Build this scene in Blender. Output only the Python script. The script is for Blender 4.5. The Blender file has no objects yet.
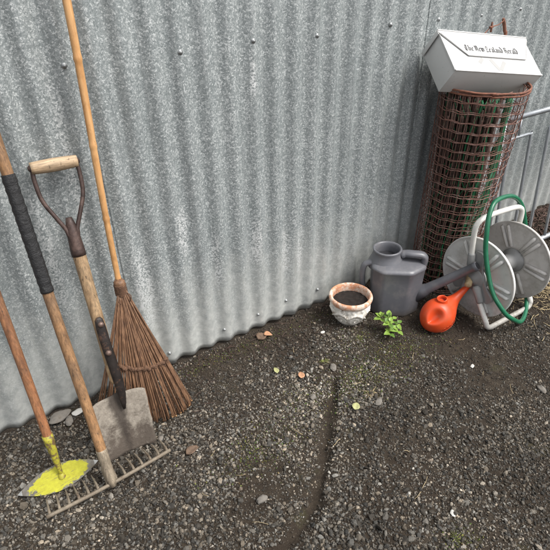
import bpy, bmesh, math, random
import numpy as np
from mathutils import Vector, Matrix, noise as mn

random.seed(7); rng = np.random.default_rng(7)
S = bpy.context.scene
C = S.collection
V = Vector

# ------------------------------------------------------------------ camera, sky, sun, exposure
cd = bpy.data.cameras.new('camera'); cam = bpy.data.objects.new('camera', cd); C.objects.link(cam)
cd.sensor_width = 36; cd.sensor_fit = 'HORIZONTAL'; cd.lens = 36 * 515.97 / 550
cd.clip_start = .02; cd.clip_end = 500
yaw, pitch, roll = 0.559098674, 0.580753062, -0.0173441384
F = V((math.sin(yaw)*math.cos(pitch), math.cos(yaw)*math.cos(pitch), -math.sin(pitch)))
Rt = V((math.cos(yaw), -math.sin(yaw), 0)); U = Rt.cross(F)
cr, sr = math.cos(roll), math.sin(roll)
R2 = cr*Rt + sr*U; U2 = -sr*Rt + cr*U
m = Matrix((R2, U2, -F)).transposed().to_4x4(); m.translation = V((0, -1.4042, 1.31292))
cam.matrix_world = m
S.camera = cam

SUN_EL, SUN_AZ = 56, 146            # azimuth clockwise from +y: behind the viewer, a little to the right
w = bpy.data.worlds.new('World'); S.world = w; w.use_nodes = True
wn = w.node_tree.nodes; bg = wn['Background']
sky = wn.new('ShaderNodeTexSky'); sky.sky_type = 'NISHITA'; sky.sun_disc = False
sky.sun_elevation = math.radians(SUN_EL); sky.sun_rotation = math.radians(SUN_AZ)
sky.air_density = 1.0; sky.dust_density = 5.0; sky.ozone_density = 1.0
hsv = wn.new('ShaderNodeHueSaturation'); hsv.inputs['Saturation'].default_value = .25   # overcast: cloud-grey sky
w.node_tree.links.new(sky.outputs[0], hsv.inputs['Color'])
w.node_tree.links.new(hsv.outputs[0], bg.inputs[0]); bg.inputs[1].default_value = .15
sd = bpy.data.lights.new('sun', 'SUN'); sd.energy = 1.35; sd.angle = math.radians(22); sd.color = (1, .97, .92)
so = bpy.data.objects.new('sun', sd); C.objects.link(so)
az, el = math.radians(SUN_AZ), math.radians(SUN_EL)
so.rotation_euler = V((math.sin(az)*math.cos(el), math.cos(az)*math.cos(el), math.sin(el))).to_track_quat('Z', 'Y').to_euler()
S.view_settings.view_transform = 'Standard'; S.view_settings.look = 'None'
S.view_settings.exposure = 0.74; S.view_settings.gamma = 1
S.view_settings.use_curve_mapping = False
S.render.engine = 'CYCLES'; S.cycles.max_bounces = 5; S.cycles.diffuse_bounces = 3; S.cycles.glossy_bounces = 2

# ------------------------------------------------------------------ object helpers
def link(o): C.objects.link(o); return o
def tag(o, label=None, cat=None, group=None, kind=None):
    if label: o['label'] = label
    if cat: o['category'] = cat
    if group: o['group'] = group
    if kind: o['kind'] = kind
    return o
def empty(name, loc, label, cat, group=None):
    o = bpy.data.objects.new(name, None); o.location = loc; o.empty_display_size = .05
    return tag(link(o), label, cat, group)
def wloc(o):
    l = V((0, 0, 0))
    while o: l += V(o.location); o = o.parent
    return l
def obj(name, geo, mat, parent=None, smooth=True):
    vs, fs = geo
    me = bpy.data.meshes.new(name)
    off = wloc(parent) if parent else V((0, 0, 0))
    me.from_pydata([tuple(V(v) - off) for v in vs], [], fs)
    me.update()
    if smooth is True: me.polygons.foreach_set('use_smooth', [True]*len(me.polygons))
    me.materials.append(mat)
    o = bpy.data.objects.new(name, me); link(o); o.parent = parent
    if smooth == 'auto':
        bm = bmesh.new(); bm.from_mesh(me)
        for f in bm.faces: f.smooth = True
        for e in bm.edges:
            if len(e.link_faces) == 2 and e.calc_face_angle(0) > .7: e.smooth = False
        bm.to_mesh(me); bm.free()
    return o
def merge(*gs):
    vs, fs = [], []
    for g in gs:
        n = len(vs); vs += list(g[0]); fs += [tuple(i+n for i in f) for f in g[1]]
    return vs, fs
def smooth_path(pts, n=6, closed=False):
    P = [V(p) for p in pts]; out = []; N = len(P)
    rngi = range(N if closed else N-1)
    for i in rngi:
        if closed: a, b, c, d = P[i-1], P[i], P[(i+1) % N], P[(i+2) % N]
        else: a, b, c, d = P[max(i-1, 0)], P[i], P[i+1], P[min(i+2, N-1)]
        for k in range(n):
            t = k/n
            out.append(.5*((2*b) + (-a+c)*t + (2*a-5*b+4*c-d)*t*t + (-a+3*b-3*c+d)*t**3))
    if not closed: out.append(P[-1].copy())
    return out
def tube(pts, r, seg=10, closed=False, flat=1.0, up=None):
    """sweep; r scalar or list; flat squashes the second axis"""
    P = [V(p) for p in pts]; N = len(P); vs, fs = [], []
    rr = r if hasattr(r, '__len__') else [r]*N
    prev = None
    for i in range(N):
        a = P[i-1] if (i > 0 or closed) else P[i]
        b = P[(i+1) % N] if (i < N-1 or closed) else P[i]
        t = (b-a).normalized()
        if prev is None:
            u = V(up) if up else (V((0, 0, 1)) if abs(t.z) < .9 else V((1, 0, 0)))
            u = (u - t*u.dot(t)).normalized()
        else: u = (prev - t*prev.dot(t)).normalized()
        prev = u; v = t.cross(u)
        for k in range(seg):
            an = 2*math.pi*k/seg
            vs.append(P[i] + rr[i]*(math.cos(an)*u + flat*math.sin(an)*v))
    for i in range(N if closed else N-1):
        j = (i+1) % N
        for k in range(seg):
            k2 = (k+1) % seg
            fs.append((i*seg+k, i*seg+k2, j*seg+k2, j*seg+k))
    if not closed:
        fs.append(tuple(reversed(range(seg)))); fs.append(tuple((N-1)*seg+k for k in range(seg)))
    return vs, fs
def lathe(prof, c, seg=48, axis=V((0, 0, 1)), ref=None, fn=None):
    """prof: (radius, height) list; open ended unless r==0"""
    ax = V(axis).normalized(); u = V(ref) if ref else (V((1, 0, 0)) if abs(ax.x) < .9 else V((0, 0, 1)))
    u = (u - ax*u.dot(ax)).normalized(); v = ax.cross(u); vs, fs = [], []
    n = len(prof)
    for i, (r, h) in enumerate(prof):
        for k in range(seg):
            a = 2*math.pi*k/seg; r_ = r + (fn(a, h, i) if fn else 0)
            vs.append(V(c) + ax*h + r_*(math.cos(a)*u + math.sin(a)*v))
    for i in range(n-1):
        for k in range(seg):
            k2 = (k+1) % seg
            fs.append((i*seg+k, i*seg+k2, (i+1)*seg+k2, (i+1)*seg+k))
    return vs, fs
def box(c, e1, e2, e3, bev=0.0, seg=2):
    """box centred c with half-extent vectors e1,e2,e3"""
    c, e1, e2, e3 = map(V, (c, e1, e2, e3)); l = (e1.length, e2.length, e3.length)
    bm = bmesh.new(); bmesh.ops.create_cube(bm, size=2)
    for v in bm.verts: v.co = V((v.co.x*l[0], v.co.y*l[1], v.co.z*l[2]))
    if bev: bmesh.ops.bevel(bm, geom=list(bm.edges), offset=bev, segments=seg, affect='EDGES', profile=.5)
    a, b, d = e1.normalized(), e2.normalized(), e3.normalized()
    vs = [c + a*v.co.x + b*v.co.y + d*v.co.z for v in bm.verts]
    fs = [tuple(v.index for v in f.verts) for f in bm.faces]
    bm.free(); return vs, fs
def prism(poly, o, a, b, nrm, t0, t1):
    """polygon (s,t) in plane o+a*s+b*t, extruded along nrm from t0 to t1"""
    n = len(poly); o, a, b, nrm = map(V, (o, a, b, nrm))
    vs = [o + a*s + b*t + nrm*t0 for s, t in poly] + [o + a*s + b*t + nrm*t1 for s, t in poly]
    fs = [tuple(reversed(range(n))), tuple(range(n, 2*n))]
    fs += [(i, (i+1) % n, n+(i+1) % n, n+i) for i in range(n)]
    return vs, fs
def roundpoly(poly, r, n=4):
    out = []; N = len(poly)
    for i in range(N):
        p, q, s = V(poly[i-1]).to_3d(), V(poly[i]).to_3d(), V(poly[(i+1) % N]).to_3d()
        a = q + (p-q).normalized()*min(r, (p-q).length*.45); b = q + (s-q).normalized()*min(r, (s-q).length*.45)
        for k in range(n+1):
            t = k/n; x = a*(1-t)**2 + q*2*t*(1-t) + b*t*t; out.append((x.x, x.y))
    return out

# ------------------------------------------------------------------ materials
class M:
    def __init__(s, name, rough=.6, metal=0, spec=.5):
        s.m = bpy.data.materials.new(name); s.m.use_nodes = True; s.t = s.m.node_tree
        s.b = s.t.nodes['Principled BSDF']; s.b.inputs['Roughness'].default_value = rough
        s.b.inputs['Metallic'].default_value = metal; s.b.inputs['Specular IOR Level'].default_value = spec
        s.tc = s.t.nodes.new('ShaderNodeTexCoord'); s.co = s.tc.outputs['Object']
    def L(s, a, b): s.t.links.new(a, b)
    def map(s, scale=(1, 1, 1), loc=(0, 0, 0)):
        n = s.t.nodes.new('ShaderNodeMapping'); n.inputs['Scale'].default_value = scale; n.inputs['Location'].default_value = loc
        s.L(s.co, n.inputs[0]); return n.outputs[0]
    def noise(s, scale, detail=4, rough=.6, vec=None, dist=0):
        n = s.t.nodes.new('ShaderNodeTexNoise'); n.inputs['Scale'].default_value = scale
        n.inputs['Detail'].default_value = detail; n.inputs['Roughness'].default_value = rough; n.inputs['Distortion'].default_value = dist
        s.L(vec or s.co, n.inputs['Vector']); return n.outputs['Fac']
    def voro(s, scale, vec=None, feat='F1', out='Color'):
        n = s.t.nodes.new('ShaderNodeTexVoronoi'); n.feature = feat; n.inputs['Scale'].default_value = scale
        s.L(vec or s.co, n.inputs['Vector']); return n.outputs[out]
    def ramp(s, fac, stops, interp='LINEAR'):
        n = s.t.nodes.new('ShaderNodeValToRGB'); r = n.color_ramp; r.interpolation = interp
        while len(r.elements) < len(stops): r.elements.new(.5)
        for e, (p, c) in zip(r.elements, stops):
            e.position = p; e.color = (c, c, c, 1) if not hasattr(c, '__len__') else (*c, 1)
        s.L(fac, n.inputs[0]); return n.outputs[0]
    def mix(s, fac, a, b, mode='MIX'):
        n = s.t.nodes.new('ShaderNodeMix'); n.data_type = 'RGBA'; n.blend_type = mode
        for sock, v in ((n.inputs[0], fac), (n.inputs[6], a), (n.inputs[7], b)):
            if hasattr(v, 'is_linked'): s.L(v, sock)
            elif sock == n.inputs[0]: sock.default_value = v
            else: sock.default_value = (*v, 1)
        return n.outputs[2]
    def math(s, op, a, b=None, c=None):
        n = s.t.nodes.new('ShaderNodeMath'); n.operation = op
        for i, v in enumerate((a, b, c)):
            if v is None: continue
            if hasattr(v, 'is_linked'): s.L(v, n.inputs[i])
            else: n.inputs[i].default_value = v
        return n.outputs[0]
    def xyz(s, src=None):
        n = s.t.nodes.new('ShaderNodeSeparateXYZ'); s.L(src or s.co, n.inputs[0]); return n.outputs
    def col(s, c):
        if hasattr(c, 'is_linked'): s.L(c, s.b.inputs['Base Color'])
        else: s.b.inputs['Base Color'].default_value = (*c, 1)
        return s
    def rough(s, f): s.L(f, s.b.inputs['Roughness']); return s
    def bump(s, h, strength=.5, dist=.002):
        n = s.t.nodes.new('ShaderNodeBump'); n.inputs['Strength'].default_value = strength; n.inputs['Distance'].default_value = dist
        s.L(h, n.inputs['Height']); s.L(n.outputs[0], s.b.inputs['Normal']); return s

def plain(name, c, rough=.5, metal=0, var=.25, scale=30, dirt=None, dthr=(.55, .7), dscale=14, bump=.15, foot=None):
    k = M(name, rough, metal); n = k.noise(scale, 5, .7)
    a = tuple(x*(1-var) for x in c); b = tuple(min(1, x*(1+var)) for x in c)
    col = k.ramp(n, [(.3, a), (.7, b)])
    if dirt:
        d = k.noise(dscale, 8, .72); col = k.mix(k.ramp(d, [(dthr[0], 0.), (dthr[1], 1.)]), col, dirt)
    if foot:      # splashed mud, thickest at the ground, ragged upper edge
        zz = k.xyz()[2]; e = k.math('ADD', zz, k.math('MULTIPLY', k.math('SUBTRACT', k.noise(65, 6, .8), .5), foot*1.6))
        col = k.mix(k.ramp(e, [(0, .85), (foot, .35), (foot*1.7, 0.)]), col, (.085, .066, .048))
        sp = k.noise(330, 2, .6); hi = k.ramp(zz, [(foot, .8), (foot*3.5, 0.)])
        col = k.mix(k.math('MULTIPLY', k.ramp(sp, [(.66, 0.), (.70, 1.)]), hi), col, (.09, .07, .05))
        k.rough(k.ramp(e, [(0, .9), (foot*1.5, rough)]))
    k.col(col)
    if bump: k.bump(k.noise(scale*6, 4, .7), bump, .001)
    return k.m
def wood(name, c1, c2, dark, scale=1.0, ax='z', rough=.7, speck=.5):
    k = M(name, rough)
    sc = {'z': (60, 60, 5), 'x': (5, 60, 60)}[ax]
    v = k.map(tuple(x*scale for x in sc)); n = k.noise(1, 6, .65, v)
    col = k.ramp(n, [(.3, c1), (.68, c2)])
    big = k.noise(9, 4, .6); col = k.mix(k.ramp(big, [(.4, 0.), (.72, speck)]), col, dark)
    v2 = k.map((160, 160, 34)); s2 = k.noise(1, 3, .6, v2)
    col = k.mix(k.ramp(s2, [(.62, 0.), (.70, .8)]), col, tuple(x*.5 for x in dark))
    fine = k.noise(1, 5, .75, k.map(tuple(x*scale*t for x, t in zip(sc, (3.2, 3.2, 2.2)))))
    col = k.mix(.7, col, k.ramp(fine, [(.36, .42), (.64, 1.40)]), 'MULTIPLY')
    k.col(col); k.bump(n, .5, .002); return k.m

MT = {}
# --- galvanised iron: spangle, white oxide bloom near the foot, drip stains
def galv():
    k = M('galvanised_iron', .48, .32)
    x, y, z = k.xyz()
    wob = k.noise(60, 2, .5)
    v1 = k.voro(225); s1 = k.xyz(v1)[0]
    v2 = k.voro(520); s2 = k.xyz(v2)[1]
    n = k.noise(340, 3, .7)
    big = k.noise(5, 5, .6, k.map((1, 1, .35)))
    thr = k.math('ADD', k.math('MULTIPLY', s1, .45), k.math('ADD', k.math('MULTIPLY', s2, .38), k.math('MULTIPLY', n, .38)))
    fl = k.math('ADD', thr, k.math('MULTIPLY', k.math('SUBTRACT', big, .5), .35))
    base = k.ramp(fl, [(.22, (.185, .212, .214)), (.52, (.262, .290, .291)), (.74, (.345, .372, .372)), (.93, (.60, .625, .62))])
    # vertical weather streaks
    st = k.noise(1, 6, .65, k.map((70, 40, 1.1)))
    base = k.mix(k.ramp(st, [(.50, 0.), (.78, .30)]), base, (.45, .475, .47))
    st2 = k.noise(1, 5, .6, k.map((38, 20, .9), (5, 3, 1)))
    base = k.mix(k.ramp(st2, [(.52, 0.), (.75, .45)]), base, (.13, .145, .15))
    # pale zinc oxide rising from the ground, uneven upper edge
    e = k.math('ADD', k.math('MULTIPLY', k.noise(6, 5, .65, k.map((2.2, 2, 1))), .55), z)
    ox = k.ramp(e, [(.32, .92), (.72, 0.)])
    base = k.mix(ox, base, k.ramp(k.noise(45, 4, .6), [(.3, (.42, .435, .42)), (.7, (.62, .63, .60))]))
    wv = k.math('MULTIPLY', k.math('SUBTRACT', k.noise(60, 6, .8, k.map((1, 1, .35))), .5), .05)
    wx_ = k.math('ADD', k.math('ADD', x, .9), wv)
    rag = k.ramp(k.math('ADD', k.math('MULTIPLY', s1, .5), k.math('MULTIPLY', k.noise(110, 5, .75, k.map((1.6, 1, .5))), .8)), [(.50, 0.), (.78, 1.)])
    # a couple of real drip marks with a place of their own
    for (cx, z0, z1, wd, amt) in ((.808, .90, 1.04, .008, 1.), (.800, .30, .50, .022, .85), (.53, .42, .62, .022, .8), (.375, .18, .52, .035, .75), (.64, .25, .48, .015, .6), (.93, .2, .42, .025, .6), (.99, .18, .40, .018, .6), (.12, .35, .8, .03, .5), (.24, .5, 1.1, .02, .4)):
        dx = k.math('ABSOLUTE', k.math('SUBTRACT', wx_, cx))
        mx = k.math('SUBTRACT', 1.0, k.math('DIVIDE', dx, wd))
        mz = k.math('MULTIPLY', k.math('SUBTRACT', z, z0), k.math('SUBTRACT', z1, z))
        mz = k.math('MULTIPLY', mz, 4/((z1-z0)**2))
        mk = k.ramp(k.math('MULTIPLY', k.math('MAXIMUM', mx, 0), k.math('MAXIMUM', mz, 0)), [(0, 0.), (.5, amt)])
        base = k.mix(k.math('MULTIPLY', mk, rag), base, (.66, .675, .67))
    # rust/soil splash at the very foot
    e2 = k.math('ADD', k.math('MULTIPLY', k.noise(30, 5, .65), .05), z)
    base = k.mix(k.ramp(e2, [(.026, .55), (.040, 0.)]), base, (.22, .19, .15))
    k.col(base)
    k.rough(k.ramp(s1, [(0, .40), (1, .62)]))
    k.bump(k.math('ADD', s1, k.math('MULTIPLY', n, .6)), .10, .001)
    return k.m
MT['galv'] = galv()

def ground_mat():
    k = M('soil_and_gravel', .95, 0, .3)
    n1 = k.noise(3.2, 6, .65); n2 = k.noise(38, 6, .75); v = k.voro(95); vx = k.xyz(v)[0]
    col = k.ramp(n2, [(.28, (.012, .009, .006)), (.5, (.034, .0255, .0175)), (.75, (.080, .063, .044))])
    col = k.mix(k.ramp(n1, [(.42, 0.), (.62, .75)]), col, (.030, .021, .014))
    col = k.mix(k.ramp(k.noise(260, 3, .7), [(.60, 0.), (.68, .45)]), col, (.17, .15, .12))
    g = k.noise(7, 5, .7, k.map((1, 1, 1), (4, 9, 2)))
    col = k.mix(k.ramp(g, [(.60, 0.), (.74, .35)]), col, (.055, .062, .018))
    k.col(col)
    h = k.math('ADD', k.noise(120, 5, .75), k.math('MULTIPLY', n2, .7))
    k.bump(h, .9, .006); return k.m
MT['ground'] = ground_mat()
def pebble_mat():
    k = M('pebbles', .85, 0, .35)
    a = k.t.nodes.new('ShaderNodeAttribute'); a.attribute_name = 'tint'
    n = k.noise(300, 3, .6)
    k.col(k.mix(.55, a.outputs['Color'], k.ramp(n, [(.3, .45), (.7, 1.2)]), 'MULTIPLY')); k.bump(n, .3, .001); return k.m
MT['pebble'] = pebble_mat()
MT['handle_light'] = wood('weathered_ash', (.25, .155, .08), (.43, .295, .165), (.10, .065, .038))
MT['handle_rake'] = wood('dirty_pine', (.20, .10, .042), (.36, .20, .092), (.10, .07, .048), speck=.85)
MT['handle_hoe'] = wood('reddish_wood', (.20, .075, .030), (.34, .155, .068), (.105, .068, .045), speck=.8)
MT['grip'] = wood('worn_grip', (.32, .22, .13), (.50, .38, .25), (.17, .105, .06), ax='x', speck=.4)
def bamboo():
    k = M('bamboo', .42); v = k.map((120, 120, 3)); n = k.noise(1, 5, .6, v)
    col = k.ramp(n, [(.3, (.48, .235, .085)), (.7, (.62, .365, .165))])
    b = k.noise(14, 7, .75, k.map((2, 2, 1))); col = k.mix(k.ramp(b, [(.47, 0.), (.68, .75)]), col, (.30, .14, .045))
    s = k.noise(60, 5, .7); col = k.mix(k.ramp(s, [(.64, 0.), (.70, .7)]), col, (.22, .10, .04))
    k.col(col); k.bump(n, .2, .0006); return k.m
MT['bamboo'] = bamboo()
def tinemat():
    k = M('dark_bamboo', .6); v = k.map((150, 150, 12)); n = k.noise(1, 4, .6, v)
    col = k.ramp(n, [(.25, (.060, .030, .017)), (.5, (.145, .075, .040)), (.8, (.29, .165, .09))])
    k.col(col); k.bump(n, .3, .001); return k.m
MT['tine'] = tinemat()
MT['tine_tip'] = plain('split_bamboo', (.52, .30, .14), .7, var=.35)
MT['twine'] = plain('cord', (.115, .060, .034), .9, var=.5, scale=180, bump=.8)
def tape():
    k = M('black_tape', .42); n = k.noise(90, 5, .75, k.map((1, 1, 2.2)))
    k.col(k.ramp(n, [(.35, (.006, .006, .007)), (.60, (.013, .013, .014)), (.74, (.07, .07, .068))])); k.bump(n, .9, .004); return k.m
MT['tape'] = tape()
MT['dark_iron'] = plain('dark_iron', (.055, .035, .030), .5, .35, .5, 40, (.13, .085, .07), (.5, .68), 25, .5)
MT['black_iron'] = plain('blackened_strap', (.020, .015, .013), .5, .2, .5, 50, (.10, .055, .035), (.55, .68), 40, .7)
MT['bolt'] = plain('bolt', (.16, .11, .09), .5, .6, .4, 200)
def blade():
    k = M('caked_blade', .85, .05); x, y, z = k.xyz()
    n = k.noise(26, 7, .72); n2 = k.noise(95, 4, .7)
    c = k.ramp(n2, [(.3, (.18, .155, .125)), (.7, (.33, .295, .245))])
    e = k.math('ADD', k.math('MULTIPLY', k.math('SUBTRACT', n, .5), .38), z)     # mud comes up from the tip to a ragged line
    c = k.mix(k.ramp(e, [(.055, .92), (.115, .12)]), c, (.075, .058, .045))
    s = k.noise(42, 5, .65); c = k.mix(k.ramp(s, [(.58, 0.), (.70, .55)]), c, (.13, .105, .085))
    cx_ = k.math('ABSOLUTE', k.math('ADD', k.math('ADD', x, .004), k.math('MULTIPLY', k.math('SUBTRACT', k.noise(50, 4, .7), .5), .03)))
    cr_ = k.math('ADD', cx_, k.math('MULTIPLY', k.math('MAXIMUM', k.math('SUBTRACT', .19, z), 0), .13))
    c = k.mix(k.ramp(cr_, [(.018, .9), (.034, 0.)]), c, (.035, .026, .02))  # dark of the crease below the strap, painted into the colour
    k.col(c); k.bump(n, .9, .005); return k.m
MT['blade'] = blade()
MT['rake_steel'] = plain('weathered_steel', (.21, .175, .130), .7, .25, .4, 60, (.09, .06, .04), (.5, .66), 30, .6)
MT['rake_dirt'] = wood('greyed_wood', (.19, .15, .105), (.33, .275, .20), (.09, .07, .05), speck=.7)
MT['yellow'] = plain('scuffed_yellow_paint', (.42, .41, .035), .5, 0, .2, 60, (.17, .14, .085), (.50, .62), 50, .3)
MT['yellow_socket'] = plain('worn_yellow_paint', (.34, .31, .03), .55, 0, .25, 60, (.13, .085, .04), (.48, .55), 55, .4)
MT['bare_steel'] = plain('bare_steel', (.30, .29, .27), .4, .7, .4, 80, (.12, .10, .085), (.45, .65), 60, .2)
def hoe_blade():
    k = M('painted_hoe_blade', .5, .25); x, y, z = k.xyz()
    nz = k.noise(38, 7, .75, k.map((1, 1.6, 1)))
    q = k.math('ADD', k.math('POWER', k.math('DIVIDE', x, .092), 2.0), k.math('POWER', k.math('DIVIDE', k.math('SUBTRACT', y, .006), .038), 2.0))
    q = k.math('ADD', q, k.math('MULTIPLY', k.math('SUBTRACT', nz, .5), 2.0))
    ye = k.ramp(k.noise(70, 5, .7), [(.3, (.31, .29, .02)), (.7, (.44, .43, .03))])
    st_ = k.ramp(k.noise(60, 5, .7), [(.3, (.075, .065, .052)), (.7, (.17, .16, .14))])
    c = k.mix(k.ramp(q, [(.74, 0.), (.84, 1.)]), ye, st_)
    sc = k.noise(1, 4, .8, k.map((20, 190, 60)))
    c = k.mix(k.ramp(sc, [(.58, 0.), (.64, .8)]), c, (.13, .105, .06))
    k.col(c); k.bump(nz, .5, .002); return k.m
MT['hoe_blade'] = hoe_blade()
MT['bright_edge'] = plain('bright_steel', (.36, .36, .345), .3, .8, .2, 80)
MT['terracotta'] = plain('terracotta', (.52, .245, .135), .8, 0, .22, 40, (.66, .56, .47), (.44, .58), 34, .4)
MT['whitewash'] = plain('limewashed_clay', (.68, .65, .59), .9, 0, .16, 60, (.22, .18, .135), (.50, .66), 45, .6, foot=.016)
MT['soil'] = plain('potting_soil', (.014, .010, .008), .95, 0, .6, 90, (.07, .055, .045), (.62, .68), 120, 1)
MT['can_grey'] = plain('grey_plastic', (.122, .124, .137), .36, 0, .06, 8, (.20, .19, .19), (.50, .80), 16, .05, foot=.022)
MT['can_dark'] = plain('can_hollow_shade', (.02, .02, .024), .6, bump=0)  # near-black tone painted for the shade inside the neck and spout
MT['orange'] = plain('orange_plastic', (.62, .066, .014), .42, 0, .05, 10, (.42, .11, .05), (.50, .80), 22, .04, foot=.014)
MT['orange_in'] = plain('orange_hollow_shade', (.30, .02, .008), .5, bump=0)  # darkened copy of the orange plastic, painted shade for the filler
MT['reel'] = plain('pale_grey_plastic', (.60, .59, .565), .5, 0, .08, 20, (.36, .335, .30), (.50, .78), 18, .12, foot=.05)
MT['reel_back'] = plain('dirty_grey_plastic', (.54, .52, .495), .55, 0, .1, 20, (.30, .27, .24), (.45, .75), 16, .12, foot=.05)
MT['reel_dark'] = plain('mid_grey_plastic', (.24, .24, .235), .45, 0, .08, 20, (.26, .25, .235), (.55, .8), 20, .1)
MT['reel_tube'] = plain('white_enamelled_tube', (.62, .61, .57), .35, 0, .06, 20, (.36, .33, .28), (.55, .75), 25, .05, foot=.03)
MT['hose'] = plain('green_hose', (.012, .125, .062), .33, 0, .1, 40, (.035, .16, .09), (.5, .8), 20, .05)
MT['coir'] = plain('tan_knob', (.36, .27, .155), .7, 0, .3, 80, bump=.5)
MT['rust'] = plain('rusty_wire', (.17, .082, .062), .75, .1, .45, 60, (.32, .22, .19), (.5, .68), 35, .5)
MT['rust_rim'] = plain('rusty_rim', (.22, .09, .055), .75, .1, .4, 60, (.09, .045, .035), (.5, .68), 35, .5)
MT['netting'] = plain('green_netting', (.010, .13, .050), .55, 0, .4, 40, bump=0)
MT['net_pale'] = plain('faded_green_strap', (.04, .16, .085), .6, 0, .4, 40, (.10, .17, .12), (.5, .7), 30, .1)
MT['bark'] = plain('dry_sticks', (.055, .032, .024), .9, 0, .6, 60, (.12, .08, .06), (.52, .66), 40, .6)
MT['box'] = plain('white_painted_tin', (.54, .535, .52), .42, 0, .04, 6, (.33, .31, .28), (.62, .70), 75, .05)
MT['ink'] = plain('black_print', (.03, .03, .032), .6, bump=0)
MT['residue'] = plain('tape_residue', (.36, .355, .345), .7, bump=0, var=.04)
MT['gate'] = plain('galvanised_tube', (.33, .35, .37), .42, .55, .15, 40, (.16, .165, .17), (.55, .7), 20, .1)
MT['screw'] = plain('zinc_screw', (.30, .31, .31), .45, .6, .3, 100)
MT['leaf'] = plain('fresh_leaf', (.19, .30, .050), .45, 0, .25, 70, bump=.3)
MT['leaf_b'] = plain('deeper_leaf', (.095, .18, .03), .45, 0, .25, 70, bump=.3)
MT['stem'] = plain('stem', (.16, .22, .05), .6)
MT['straw'] = plain('straw', (.42, .33, .19), .8, 0, .4, 60)
MT['grass'] = plain('grass', (.20, .22, .06), .7, 0, .4, 60)
MT['leaf_orange'] = plain('fallen_orange_leaf', (.40, .21, .115), .7, 0, .25, 90)
MT['leaf_pale'] = plain('fallen_pale_leaf', (.33, .33, .15), .7, 0, .2, 90)
MT['leaf_brown'] = plain('fallen_brown_leaf', (.11, .070, .045), .8, 0, .4, 90)
MT['paper'] = plain('white_scrap', (.46, .45, .42), .7, 0, .06, 60)
MT['stone'] = plain('grey_stone', (.17, .155, .135), .9, 0, .35, 50, (.12, .10, .08), (.5, .65), 50, .8)
MT['post'] = wood('fence_timber', (.14, .10, .07), (.24, .18, .13), (.06, .045, .035))

# ------------------------------------------------------------------ noise on arrays
def vnoise(x, y, scale, seed):
    r = np.random.default_rng(seed); G = r.random((257, 257))
    u = np.asarray(x)*scale + 91.3; v = np.asarray(y)*scale + 57.7
    i = np.floor(u).astype(int); j = np.floor(v).astype(int); fu = u-i; fv = v-j
    fu = fu*fu*(3-2*fu); fv = fv*fv*(3-2*fv); i %= 256; j %= 256
    return (G[i, j]*(1-fu)+G[i+1, j]*fu)*(1-fv) + (G[i, j+1]*(1-fu)+G[i+1, j+1]*fu)*fv
RUN = np.array([(.87, -.39), (.849, -.426), (.77, -.50), (.689, -.585), (.63, -.645), (.589, -.689), (.526, -.741), (.455, -.78), (.37, -.80), (.25, -.84)])
def rundist(x, y):
    d = np.full(np.shape(x), 9.)
    for a, b in zip(RUN[:-1], RUN[1:]):
        ab = b-a; t = np.clip(((x-a[0])*ab[0]+(y-a[1])*ab[1])/(ab@ab), 0, 1)
        d = np.minimum(d, np.hypot(x-a[0]-t*ab[0], y-a[1]-t*ab[1]))
    return d
def gh(x, y):
    x = np.asarray(x, float); y = np.asarray(y, float)
    near = np.exp(-((x-.8)**2+(y+.5)**2)/9)
    h = .012*(vnoise(x, y, 4, 1)-.5) + .008*(vnoise(x, y, 14, 2)-.5) + .006*(vnoise(x, y, 45, 3)-.5)*near
    d = rundist(x, y) + .014*(vnoise(x, y, 30, 5)-.5) + .010*(vnoise(x, y, 70, 6)-.5)
    fade = np.clip((x-.36)/.2, .15, 1)*(.6+.7*vnoise(x, y, 11, 12))
    h = h - fade*.019*np.exp(-(d/.017)**2) + .004*fade*np.exp(-((d-.045)/.02)**2)
    h = h + .05*np.exp(-((y+.05)/.10)**2)*np.clip((x-2.15)/.3, 0, 1)*(.6+.8*vnoise(x, y, 9, 8))   # heaped litter past the gate
    h = h + .006*(vnoise(x, y, 25, 9)-.3)*np.exp(-((y+.03)/.05)**2)
    return h - .002
def ghs(x, y): return float(gh(np.array([x]), np.array([y]))[0])
def soiliness(x, y):
    """1 = bare soil, 0 = gravel"""
    s = np.exp(-((y+.02)/.13)**2)*np.clip((x-.35)/.3, .35, 1)
    s = np.maximum(s, np.exp(-(((x-1.35)/.50)**2+((y+.34)/.24)**2))*1.0)
    s = np.maximum(s, np.exp(-(((x-2.1)/.6)**2+((y+.35)/.4)**2))*.9)
    s = np.maximum(s, np.exp(-(rundist(x, y)/.022)**2)*.97)
    s = np.maximum(s, np.exp(-(((x-1.3)/.40)**2+((y+.70)/.16)**2))*.62)
    s = np.maximum(s, np.exp(-(((x-.30)/.14)**2+((y+.86)/.06)**2))*.9)
    s = np.maximum(s, np.exp(-(((x-.42)/.12)**2+((y+.60)/.09)**2))*.6)
    s = s + 1.0*(vnoise(x, y, 5.5, 21)-.5) + .6*(vnoise(x, y, 17, 22)-.5)
    return np.clip(np.maximum(s, (.75+.55*vnoise(x, y, 16, 41))*np.exp(-(rundist(x, y)/.024)**2)), 0, 1.07)

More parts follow.
